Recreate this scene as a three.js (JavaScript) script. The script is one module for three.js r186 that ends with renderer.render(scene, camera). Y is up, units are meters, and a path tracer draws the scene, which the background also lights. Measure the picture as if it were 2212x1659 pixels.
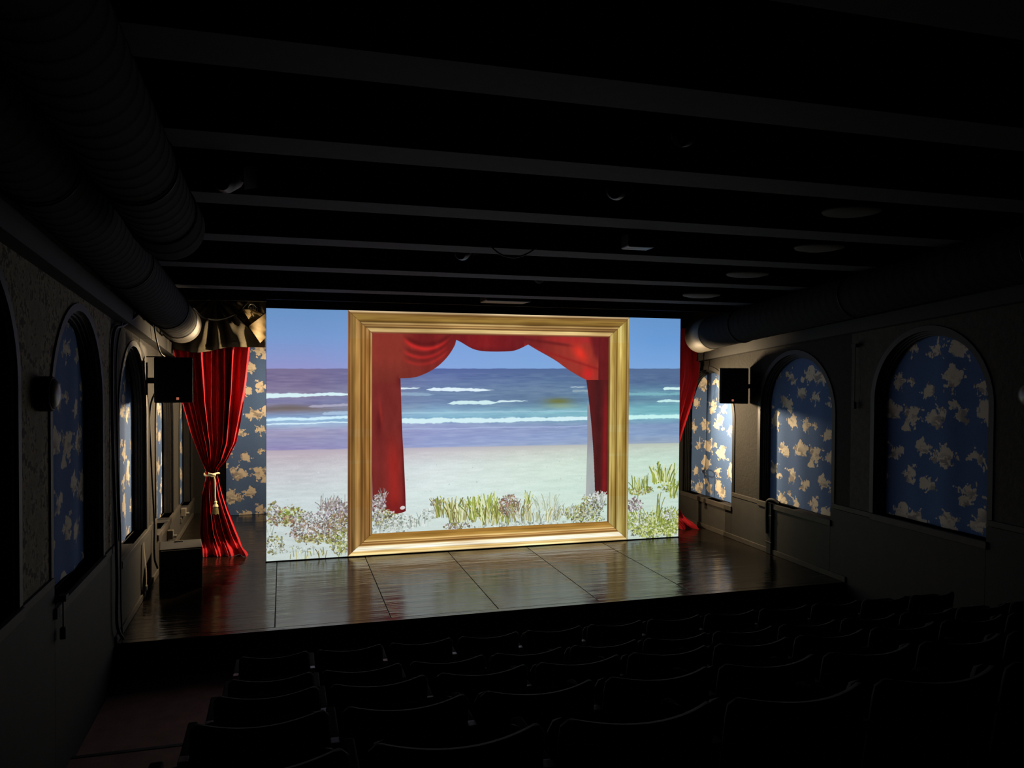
import * as THREE from 'three';
import { mergeGeometries, mergeVertices } from 'three/addons/utils/BufferGeometryUtils.js';
import { RoundedBoxGeometry } from 'three/addons/geometries/RoundedBoxGeometry.js';
import { RectAreaLightUniformsLib } from 'three/addons/lights/RectAreaLightUniformsLib.js';

// ---------------------------------------------------------------- camera, lights, exposure
const scene = new THREE.Scene();
scene.background = new THREE.Color(0, 0, 0);
const EYE = 2.735;
const camera = new THREE.PerspectiveCamera(52.29, 2212 / 1659, 0.05, 60);
camera.position.set(0, EYE, 0);
camera.rotation.set(-0.0211, -0.28394, 0.00609, 'YXZ');
scene.add(camera);
const renderer = new THREE.WebGLRenderer({ antialias: true });
renderer.toneMapping = THREE.LinearToneMapping;
renderer.toneMappingExposure = 1.0;
renderer.shadowMap.enabled = true;
renderer.shadowMap.type = THREE.PCFSoftShadowMap;
RectAreaLightUniformsLib.init();

const SCREEN = { x0: -0.205, x1: 5.39, y0: 0.335, y1: 3.438, z: -9.99 };
const WARM = new THREE.Color(1.0, 0.74, 0.44);
// the projected picture throws light back into the hall: an area light of the picture's size and mean colour just in front of it
const glow = new THREE.RectAreaLight(new THREE.Color(0.95, 0.96, 1.0), 0.06, 5.5, 3.0);
glow.position.set((SCREEN.x0 + SCREEN.x1) / 2, (SCREEN.y0 + SCREEN.y1) / 2, SCREEN.z + 0.06);
glow.rotation.y = Math.PI;
scene.add(glow);
// warm stage lamps hang behind the screen: two light the side walls past the screen edges, two cross the stage from side to side, one lights the backdrop, one the last left arches and a small one the left wall speaker
const LAMPS = [
  { at: [0.1, 2.42, -10.43], aim: [-1.5, 1.7, -8.6], power: 40, angle: 1.05, bar: [0.1, 3.83, -10.36] },
  { at: [5.17, 2.42, -10.45], aim: [6.22, 1.7, -8.4], power: 36, angle: 1.35, bar: [5.17, 3.83, -10.36] },
  { at: [1.5, 3.1, -10.12], aim: [-0.9, 1.9, -10.5], power: 50, angle: 0.75, bar: [1.5, 3.62, -10.36] },
  { at: [0.45, 3.12, -10.95], aim: [6.1, 1.6, -10.3], power: 82, angle: 0.3, bar: [0.45, 3.84, -10.95] },
  { at: [0.5, 3.1, -11.6], aim: [-0.6, 1.0, -13.27], power: 17, angle: 1.1, bar: [0.5, 3.84, -11.6] },
  { at: [-0.02, 3.3, -10.24], aim: [-1.12, 2.84, -8.95], power: 45, angle: 0.24, bar: [-0.02, 3.62, -10.36] },
  { at: [0.3, 2.9, -11.1], aim: [-1.5, 1.6, -11.0], power: 22, angle: 0.8, bar: [0.3, 3.84, -11.1] },
];

// ---------------------------------------------------------------- helpers
let seed = 12345;
const rnd = () => { seed = (seed * 1664525 + 1013904223) >>> 0; return seed / 4294967296; };
const reseed = (s) => { seed = s >>> 0; };
const clamp = (x, a = 0, b = 1) => Math.min(b, Math.max(a, x));
const lerp = (a, b, t) => a + (b - a) * t;
const smooth = (a, b, x) => { const t = clamp((x - a) / (b - a)); return t * t * (3 - 2 * t); };
const hash = (x, y, s) => { let h = Math.imul(x, 374761393) + Math.imul(y, 668265263) + Math.imul(s, 974634777); h = Math.imul(h ^ (h >>> 13), 1274126177); h ^= h >>> 16; return (h >>> 0) / 4294967296; };
function noise(x, y, s = 1, per = 0) {
  const xi = Math.floor(x), yi = Math.floor(y), xf = x - xi, yf = y - yi, u = xf * xf * (3 - 2 * xf), v = yf * yf * (3 - 2 * yf);
  const w = per ? (a) => ((a % per) + per) % per : (a) => a;
  return lerp(lerp(hash(w(xi), w(yi), s), hash(w(xi + 1), w(yi), s), u), lerp(hash(w(xi), w(yi + 1), s), hash(w(xi + 1), w(yi + 1), s), u), v);
}
function fbm(x, y, s = 1, oct = 4, per = 0) { let a = 0.5, t = 0, n = 0; for (let i = 0; i < oct; i++) { t += a * noise(x, y, s + i * 17, per); n += a; a *= 0.5; x *= 2; y *= 2; per *= 2; } return t / n; }
// piecewise-linear table lookup: [[x, v], ...], v a number or an array
function table(tb, x) {
  if (x <= tb[0][0]) return tb[0][1];
  for (let i = 1; i < tb.length; i++) if (x <= tb[i][0]) { const t = (x - tb[i - 1][0]) / (tb[i][0] - tb[i - 1][0]), a = tb[i - 1][1], b = tb[i][1]; return Array.isArray(a) ? a.map((v, k) => lerp(v, b[k], t)) : lerp(a, b, t); }
  return tb[tb.length - 1][1];
}
function texture(w, h, f, srgb = true, wrap = true) {
  const d = new Uint8Array(w * h * 4);
  for (let y = 0; y < h; y++) for (let x = 0; x < w; x++) { const c = f(x, y, w, h), i = (y * w + x) * 4; d[i] = clamp(c[0], 0, 255); d[i + 1] = clamp(c[1], 0, 255); d[i + 2] = clamp(c[2], 0, 255); d[i + 3] = 255; }
  const t = new THREE.DataTexture(d, w, h, THREE.RGBAFormat);
  t.magFilter = THREE.LinearFilter; t.minFilter = THREE.LinearMipmapLinearFilter; t.generateMipmaps = true;
  if (wrap) t.wrapS = t.wrapT = THREE.RepeatWrapping;
  if (srgb) t.colorSpace = THREE.SRGBColorSpace;
  t.needsUpdate = true; return t;
}
const used = new Map();
function numbered(n) { const c = used.get(n) ?? 0; used.set(n, c + 1); return c ? `${n}_${String(c).padStart(3, '0')}` : n; }
function shadows(o) { o.castShadow = o.receiveShadow = true; return o; }
function tag(o, label, category, group) { o.userData.label = label; if (category) o.userData.category = category; if (group) o.userData.group = group; return o; }
function thing(name, label, category, at = [0, 0, 0], turn = 0, group) {
  const o = new THREE.Group(); o.name = numbered(name); o.position.set(...at); o.rotation.y = turn; scene.add(o);
  return tag(o, label, category, group);
}
function structure(name, parent = scene) { const o = new THREE.Group(); o.name = name; o.userData.kind = 'structure'; parent.add(o); return o; }
function part(name, geo, mat, parent, label) {
  const g = Array.isArray(geo) ? mergeGeometries(geo.map((x) => { const y = x.index ? x.toNonIndexed() : x; for (const k of Object.keys(y.attributes)) if (!['position', 'normal', 'uv'].includes(k)) y.deleteAttribute(k); return y; })) : geo;
  const m = shadows(new THREE.Mesh(g, mat)); m.name = name; parent.add(m); if (label) m.userData.label = label; return m;
}
const box = (w, h, d, x = 0, y = 0, z = 0, r = 0) => { const g = r ? new RoundedBoxGeometry(w, h, d, 2, r) : new THREE.BoxGeometry(w, h, d); return g.translate(x, y, z); };
const span = (x0, x1, y0, y1, z0, z1, r = 0) => box(Math.abs(x1 - x0), Math.abs(y1 - y0), Math.abs(z1 - z0), (x0 + x1) / 2, (y0 + y1) / 2, (z0 + z1) / 2, r);
const tube = (pts, r, seg = 24, rs = 8) => new THREE.TubeGeometry(new THREE.CatmullRomCurve3(pts.map((p) => new THREE.Vector3(...p))), seg, r, rs);
const rod = (a, b, r, rs = 10) => { const A = new THREE.Vector3(...a), B = new THREE.Vector3(...b), g = new THREE.CylinderGeometry(r, r, A.distanceTo(B), rs); g.applyQuaternion(new THREE.Quaternion().setFromUnitVectors(new THREE.Vector3(0, 1, 0), B.clone().sub(A).normalize())); const c = A.add(B).multiplyScalar(0.5); return g.translate(c.x, c.y, c.z); };
function grid(nu, nv, f) { // f(u, v) -> [x, y, z, uvx, uvy]
  const p = [], uv = [], ix = [];
  for (let j = 0; j <= nv; j++) for (let i = 0; i <= nu; i++) { const q = f(i / nu, j / nv); p.push(q[0], q[1], q[2]); uv.push(q[3] ?? i / nu, q[4] ?? j / nv); }
  for (let j = 0; j < nv; j++) for (let i = 0; i < nu; i++) { const a = j * (nu + 1) + i, b = a + 1, c = a + nu + 1, d = c + 1; ix.push(a, b, d, a, d, c); }
  const g = new THREE.BufferGeometry(); g.setAttribute('position', new THREE.Float32BufferAttribute(p, 3)); g.setAttribute('uv', new THREE.Float32BufferAttribute(uv, 2)); g.setIndex(ix); g.computeVertexNormals(); return g;
}
// uv in metres from the dominant axis of each face
function metric(g0, s = 1) {
  const g = g0.index ? g0.toNonIndexed() : g0, p = g.attributes.position, n = p.count, uv = new Float32Array(n * 2), a = new THREE.Vector3(), b = new THREE.Vector3(), c = new THREE.Vector3();
  for (let i = 0; i < n; i += 3) {
    a.fromBufferAttribute(p, i); b.fromBufferAttribute(p, i + 1); c.fromBufferAttribute(p, i + 2);
    const nn = b.clone().sub(a).cross(c.clone().sub(a)), ax = Math.abs(nn.x), ay = Math.abs(nn.y), az = Math.abs(nn.z);
    [a, b, c].forEach((v, k) => { const q = ax >= ay && ax >= az ? [v.z, v.y] : ay >= az ? [v.x, v.z] : [v.x, v.y]; uv[(i + k) * 2] = q[0] * s; uv[(i + k) * 2 + 1] = q[1] * s; });
  }
  g.setAttribute('uv', new THREE.BufferAttribute(uv, 2)); return g;
}
const std = (hex, rough = 0.8, metal = 0, extra = {}) => new THREE.MeshStandardMaterial({ color: hex, roughness: rough, metalness: metal, ...extra });

// ---------------------------------------------------------------- textures and materials
const plasterMap = texture(512, 512, (x, y) => {
  const n = fbm(x / 64, y / 64, 3, 4, 8), m = fbm(x / 16, y / 16, 9, 3, 32), f = noise(x / 3, y / 3, 21);
  const dark = smooth(0.56, 0.66, m * 0.6 + n * 0.45) * 0.52, v = 200 * (0.72 + 0.42 * n) * (1 - dark) * (0.9 + 0.2 * f); return [v, v, v * 0.96];
});
const plasterBump = texture(512, 512, (x, y) => { const v = 255 * (0.6 * fbm(x / 16, y / 16, 9, 3, 32) + 0.4 * fbm(x / 64, y / 64, 3, 3, 8)); return [v, v, v]; }, false);
const grain = texture(256, 256, (x, y) => { const v = 205 + 50 * fbm(x / 20, y / 20, 5, 3) + 24 * (noise(x / 1.7, y / 1.7, 8) - 0.5); return [v, v, v]; });
const M = {
  plasterLeft: std(0xbcb09a, 0.92, 0, { map: plasterMap, bumpMap: plasterBump, bumpScale: 0.006 }),  // paler than the right wall: stronger screen light put into the colour
  plasterRight: std(0x4a4842, 0.92, 0, { map: grain, bumpMap: plasterBump, bumpScale: 0.006 }),  // darker than the left wall: weaker screen light put into the colour
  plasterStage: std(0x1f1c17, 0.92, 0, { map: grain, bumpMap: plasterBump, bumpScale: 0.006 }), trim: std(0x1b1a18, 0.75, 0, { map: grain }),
  panel: std(0x2b2925, 0.75, 0, { map: grain }),
  sill: std(0x3c3730, 0.7, 0, { map: grain }),
  frame: std(0x191815, 0.6, 0, { map: grain }),
  ceiling: std(0x0c0c0c, 0.95, 0, { map: grain }),
  beam: std(0x2e2f2f, 0.9, 0, { map: grain }),
  black: std(0x0a0a0a, 0.7), blackGloss: std(0x0c0c0c, 0.35), cable: std(0x0b0b0b, 0.55),
  duct: new THREE.MeshPhysicalMaterial({ color: 0x101010, roughness: 0.9, specularIntensity: 0.6, map: grain }), collar: std(0x6a655a, 0.6, 0, { map: grain }), ductDark: new THREE.MeshPhysicalMaterial({ color: 0x1c1d1d, roughness: 0.9, specularIntensity: 0.3, map: grain }),  // collar is paler than the tube, brightening the lit duct ends by colour
  steel: std(0x9a9a98, 0.35, 0.8), painted: std(0x161616, 0.45, 0.1),
  carpet: std(0xa47c70, 0.97, 0, { map: grain }),
  speaker: std(0x141412, 0.6), grille: std(0x0b0b0b, 0.85),
};

// cloud-printed cloth: cream clouds with ragged rims and grey swirls on blue, 2 m square, tiles
const CW = 1024;
const cloudMap = (() => {
  reseed(77); const cl = [];
  const n = 6;
  for (let j = 0; j < n; j++) for (let i = 0; i < n; i++) {
    const cx = (i + 0.5 + (j % 2) * 0.5 + (rnd() - 0.5) * 0.4) / n, cy = (j + 0.5 + (rnd() - 0.5) * 0.44) / n, s = (0.52 + rnd() * 0.3) / n, blobs = [];
    const k = 2 + Math.floor(rnd() * 3), dir = (rnd() - 0.5) * 2.6;
    for (let b = 0; b < k; b++) { const t = (rnd() - 0.5) * 1.25, a = rnd() * 6.28, q = rnd() * 0.34; blobs.push([(Math.cos(dir) * t + Math.cos(a) * q) * s, (Math.sin(dir) * t * 0.8 + Math.sin(a) * q) * s, (0.13 + rnd() * 0.22) * s * (1.15 - Math.abs(t) * 0.7)]); }
    blobs.push([(rnd() - 0.5) * 0.2 * s, (rnd() - 0.5) * 0.2 * s, (0.22 + 0.12 * rnd()) * s]);
    for (let b = 0, a0 = rnd() * 6.28; b < 5; b++) { const a = a0 + b * 1.256 + (rnd() - 0.5) * 0.7, l = 0.4 + rnd() * 0.28; for (let q = 1; q < 4; q++) blobs.push([Math.cos(a) * l * s * q / 3, Math.sin(a) * l * s * q / 3 * 0.9, (0.15 - 0.033 * q) * s]); }
    cl.push([cx, cy, s, blobs, rnd() * 6.28]);
  }
  return texture(CW, CW, (px, py) => {
    const x = px / CW, y = py / CW, wx = (fbm(x * 28, y * 28, 4, 3, 28) - 0.5) * 0.05, wy = (fbm(x * 28, y * 28, 41, 3, 28) - 0.5) * 0.045, fine = (fbm(x * 150, y * 75, 61, 2, 150) - 0.5) * 0.016;
    let best = -1, solid = 0;
    for (const [cx, cy, s, blobs, ph] of cl) {
      let dx = x - cx, dy = y - cy; dx -= Math.round(dx); dy -= Math.round(dy);
      if (dx * dx + dy * dy > s * s * 1.4) continue;
      for (const [bx, by, r] of blobs) { const d = 1 - (Math.hypot(dx + wx - bx, dy + wy - by) + fine) / r; if (d > best) { best = d; solid = Math.cos(ph) * dx / s + Math.sin(ph) * dy / s; } }
    }
    const sky = [80, 108, 158].map((v, k) => v * (0.96 + 0.08 * noise(x * 300, y * 300, 5, 300)) + [4, 8, 8][k] * fbm(x * 4, y * 4, 55, 2, 4));
    if (best <= 0) return sky;
    const swirl = smooth(0.48, 0.6, fbm(x * 48 + wx * 60, y * 48, 91, 3, 48)) * smooth(-0.25, 0.2, solid) * 0.75;
    const holes = smooth(0.57, 0.66, fbm(x * 60, y * 60, 33, 2, 60)) * smooth(0.45, 0.0, best);
    const c = [222, 212, 194].map((v, k) => lerp(v, [140, 132, 128][k], swirl)), a = smooth(0, 0.05, best) * (1 - holes * 0.9);
    return c.map((v, k) => lerp(sky[k], v, a));
  });
})();
const weave = texture(128, 128, (x, y) => { const v = 128 + 50 * Math.sin(x * Math.PI / 2) * Math.sin(y * Math.PI / 2) + 40 * (noise(x / 2, y / 2, 3) - 0.5); return [v, v, v]; }, false);
M.cloud = std(0xffffff, 0.95, 0, { map: cloudMap, side: THREE.DoubleSide });
const redMap = texture(256, 256, (x, y) => { const n = 0.92 + 0.1 * fbm(x / 24, y / 40, 12, 2); return [196 * n, 20 * n, 38 * n]; });
M.red = new THREE.MeshPhysicalMaterial({ map: redMap, roughness: 0.85, sheen: 0.12, sheenColor: new THREE.Color(0.7, 0.04, 0.08), sheenRoughness: 0.5, side: THREE.DoubleSide });
M.border = std(0x625a48, 0.95, 0, { map: grain, side: THREE.DoubleSide });
M.rope = std(0xd8cda0, 0.85); M.tassel = std(0x77704a, 0.9);
M.seat = new THREE.MeshPhysicalMaterial({ color: 0x0d0b0b, roughness: 0.9, sheen: 0.12, sheenColor: new THREE.Color(0.25, 0.2, 0.2), sheenRoughness: 0.5 });
M.armDark = std(0x1d1d1c, 0.95); M.arm = std(0xb8b7b2, 0.4); M.seatFrame = std(0x161514, 0.9);

// ---------------------------------------------------------------- room shell
const ZSPLIT = -7.34, XL = -1.411, XR = 6.10, ZB = -13.6, ZF = 2.6;
const SLOPE = 0.0957, ceilY = (z) => z < -9.2 ? 3.815 : 4.695 + SLOPE * z, beamY = (z) => 4.395 + SLOPE * z;
const NEAR = (k) => -5.55 - 2.09 * k, OPEN = 1.42, sillY = (k) => 1.19 - 0.2 * k, archTop = (k) => 3.12 - 0.2 * k;
function archPath(z0, z1, y0, yTop, inset = 0) { // opening outline in (z, y), counter-clockwise
  const a = z0 + inset, b = z1 - inset, r = (b - a) / 2, c = (a + b) / 2, yc = yTop - (z1 - z0) / 2, pts = [[a, y0 + 0], [b, y0 + 0]];
  for (let i = 0; i <= 28; i++) { const t = Math.PI * i / 28; pts.push([c + r * Math.cos(t), yc + r * Math.sin(t)]); }
  return pts.map((q) => new THREE.Vector2(...q));
}
function sideWall(name, x, side, ks, plaster) { // side = -1 left (room towards +x), +1 right
  const wall = structure(name);
  const place = (g, depth0) => { g.rotateY(-Math.PI / 2); g.translate(depth0, 0, 0); return g; }; // (z, y, d) -> (-d, y, z)
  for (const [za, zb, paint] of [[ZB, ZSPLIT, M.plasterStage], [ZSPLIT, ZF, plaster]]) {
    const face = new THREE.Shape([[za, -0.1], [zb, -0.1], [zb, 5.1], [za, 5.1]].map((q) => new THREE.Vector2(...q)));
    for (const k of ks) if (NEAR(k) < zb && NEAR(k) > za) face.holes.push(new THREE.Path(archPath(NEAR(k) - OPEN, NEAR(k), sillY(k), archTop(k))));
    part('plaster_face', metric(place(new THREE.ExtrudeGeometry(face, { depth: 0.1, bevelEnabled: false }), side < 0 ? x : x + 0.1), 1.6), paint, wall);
  }
  part('outer_wall', metric(span(x + side * 0.2, x + side * 0.4, -0.1, 5.1, ZB, ZF)), M.black, wall);
  const inward = -side, box2 = (d0, d1, y0, y1, z0, z1, r = 0) => span(x + inward * d0, x + inward * d1, y0, y1, z0, z1, r);
  for (const k of ks) {
    // stepped arch reveal: three rings, each a little smaller and a little deeper, and a bead standing proud of the wall
    const rings = [];
    for (const [ins, d0, d1] of [[-0.03, -0.012, 0.012], [0.016, 0.028, 0.05], [0.03, 0.05, 0.074], [0.046, 0.074, 0.1]]) {
      const out = ins < 0 ? -0.055 : -0.002, o = new THREE.Shape(archPath(NEAR(k) - OPEN, NEAR(k), sillY(k) + 0.001, archTop(k), out)); o.holes.push(new THREE.Path(archPath(NEAR(k) - OPEN, NEAR(k), sillY(k) + 0.001 - (ins < 0 ? 0 : 0), archTop(k), ins < 0 ? 0.0 : ins)));
      // legs stand on the sill, so the outline closes there; the hole shares the bottom edge
      const e = new THREE.ExtrudeGeometry(ringShape(k, out, ins < 0 ? 0 : ins), { depth: d1 - d0, bevelEnabled: false });
      rings.push(place(e, side < 0 ? x - d0 : x + d1));
    }
    part('window_moulding', metric(mergeGeometries(rings)), M.frame, wall);
    // sill under the opening and the flatter ledge over the pier beyond it
    part('sill', metric(box2(-0.112, 0.035, sillY(k) - 0.07, sillY(k), NEAR(k) - OPEN - 0.02, NEAR(k) + 0.02, 0.006)), M.sill, wall);
    part('pier_ledge', metric(box2(-0.01, 0.022, sillY(k) - 0.055, sillY(k), NEAR(k + 1) + 0.02, NEAR(k) - OPEN - 0.02, 0.005)), M.sill, wall);
    part('wainscot_panel', metric(box2(-0.01, 0.014, 0, sillY(k) - 0.06, NEAR(k + 1), NEAR(k) - 0.004)), M.panel, wall);
  }
  const k0 = ks[0] - 1;
  part('pier_ledge', metric(box2(-0.01, 0.022, sillY(k0) - 0.055, sillY(k0), NEAR(k0 + 1) + 0.02, NEAR(k0), 0.005)), M.sill, wall);
  part('wainscot_panel', metric(box2(-0.01, 0.014, 0, sillY(k0) - 0.06, NEAR(k0 + 1), ZF)), M.panel, wall);
  const kl = ks[ks.length - 1] + 1;
  if (NEAR(kl) > -13) part('wainscot_panel', metric(box2(-0.01, 0.014, 0, sillY(kl) - 0.06, ZB + 0.3, NEAR(kl) - 0.004)), M.panel, wall);
  // sloping cornice under the ceiling
  const c = new THREE.BoxGeometry(0.1, 0.14, 15.6); c.rotateX(-Math.atan(0.088)); c.translate(x + inward * 0.05, 3.85 - 0.088 * 5.6, -5.6);
  part('cornice', metric(c), M.trim, wall);
  // skirting strip along the stage
  part('skirting', metric(box2(0.014, 0.034, 0.335, 0.40, ZB + 0.3, -7.36, 0.004)), M.sill, wall);
  return wall;
}
function ringShape(k, out, ins) { // an arch-shaped band, open at the bottom
  const z0 = NEAR(k) - OPEN, z1 = NEAR(k), y0 = sillY(k) + 0.001, A = archPath(z0, z1, y0, archTop(k), out), B = archPath(z0, z1, y0, archTop(k), ins);
  const outer = [...A.slice(1), A[0]], inner = [...B.slice(1), B[0]].reverse();
  return new THREE.Shape([...outer, ...inner]);
}
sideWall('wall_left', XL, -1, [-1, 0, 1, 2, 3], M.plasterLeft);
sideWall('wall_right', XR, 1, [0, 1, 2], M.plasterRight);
const back = structure('wall_back'); part('back_wall_face', metric(span(XL - 0.4, XR + 0.4, -0.1, 5.1, ZB - 0.2, ZB)), M.black, back);
const rear = structure('wall_rear'); part('rear_wall_face', metric(span(XL - 0.4, XR + 0.4, -0.1, 5.1, ZF, ZF + 0.2)), M.black, rear);

// ceiling slab with beams across the hall
const ceil = structure('ceiling');
{
  const sh = new THREE.Shape([[ZB - 0.2, 3.815], [-9.2, 3.815], [ZF + 0.2, ceilY(ZF + 0.2)], [ZF + 0.2, 5.3], [ZB - 0.2, 5.3]].map((q) => new THREE.Vector2(...q)));
  const g = new THREE.ExtrudeGeometry(sh, { depth: XR - XL + 0.8, bevelEnabled: false }); g.rotateY(-Math.PI / 2); g.translate(XR + 0.4, 0, 0);
  part('ceiling_slab', metric(g), M.ceiling, ceil);
  for (let i = 0; i < 9; i++) { const z = -8.74 + 1.045 * i; part('ceiling_beam', metric(span(XL, XR, beamY(z) - 0.004, ceilY(z) + 0.05, z - 0.18, z + 0.18, 0.006)), M.beam, ceil); }
  // header over the screen
  part('header_board', metric(span(-0.86, XR, 3.535, 3.86, -9.88, -9.80)), M.ceiling, ceil);
  part('header_board', metric(span(XL, -0.86, 3.5, 3.86, -9.88, -9.80)), M.ceiling, ceil);
  part('header_edge', metric(span(-0.86, -0.2, 3.505, 3.535, -9.875, -9.79)), M.painted, ceil);
}

// audience floor: flat front, then low platforms for the seat rows
const ROWS = [
  { z: -5.44, top: 0.784, x0: -0.299 }, { z: -4.465, top: 1.009, x0: -0.305 }, { z: -3.608, top: 1.267, x0: -0.31 }, { z: -2.731, top: 1.532, x0: -0.315 }, { z: -1.864, top: 1.807, x0: -0.315 },
];
const SEAT_H = 0.74;
const floor = structure('floor');
part('floor_slab', metric(span(XL - 0.1, XR + 0.1, -0.15, 0, ZB, ZF), 0.8), M.carpet, floor);
ROWS.forEach((r, i) => {
  const f = r.top - SEAT_H, z0 = r.z - 0.5;
  part('row_platform', metric(span(XL + 0.014, XR - 0.014, 0, f, z0, ZF), 0.8), M.carpet, floor);
  part('step_edge', metric(span(XL + 0.016, XR - 0.016, f - 0.02, f + 0.004, z0 - 0.008, z0 + 0.03, 0.003)), M.black, floor);
});

// ---------------------------------------------------------------- stage
const stage = structure('stage');
const SY = 0.335, SF = -7.37;
part('stage_front', metric(span(XL + 0.034, XR - 0.034, 0, SY - 0.012, ZB, SF - 0.012)), M.black, stage);
// vinyl: fine ripples run across the stage
const ripple = texture(512, 1024, (x, y) => { // one strip wide: long soft waves across it and short wrinkles along both seams
  const a = fbm(x / 170, y / 12, 14, 3), b = fbm(x / 256, y / 44, 26, 2), e = Math.exp(-Math.min(x, 512 - x) / 34), w = smooth(0.5, 0.75, noise(x / 80, y / 5, 31)) * smooth(0.35, 0.6, noise(1, y / 90, 38));
  const v = 255 * (0.22 * a + 0.4 * b + 0.1 + 0.28 * e * w); return [v, v, v];
}, false);
const scuffs = texture(512, 512, (x, y) => { const v = 120 + 110 * fbm(x / 40, y / 12, 44, 4) + 30 * (noise(x / 2, y / 2, 2) - 0.5); return [v, v, v]; }, false);
M.vinyl = new THREE.MeshPhysicalMaterial({ color: 0x16120d, specularColor: new THREE.Color(1, 0.8, 0.6), roughness: 0.24, roughnessMap: scuffs, bumpMap: ripple, bumpScale: 0.009, ior: 1.46 });
M.tape = std(0x0f0f0f, 0.3);
const SEAMS = [XL + 0.034, -0.08, 0.985, 2.05, 3.12, 4.2, XR - 0.034];
for (let i = 0; i < SEAMS.length - 1; i++) {
  const a = SEAMS[i] + 0.004, b = SEAMS[i + 1] - 0.004, z0 = ZB + 0.02, z1 = SF - 0.085;
  const g = span(a, b, SY - 0.012, SY, z0, z1, 0.003); const uvg = metric(g, 0.5), P = uvg.attributes.position, Q = uvg.attributes.uv; for (let q = 0; q < P.count; q++) Q.setXY(q, (P.getX(q) - a) / (b - a), P.getZ(q) * 0.5 + i * 0.37); part('vinyl_strip', uvg, M.vinyl, stage);
}
part('front_tape', metric(span(XL + 0.034, XR - 0.034, SY - 0.012, SY + 0.001, SF - 0.08, SF, 0.004), 0.5), M.vinyl, stage);

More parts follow.
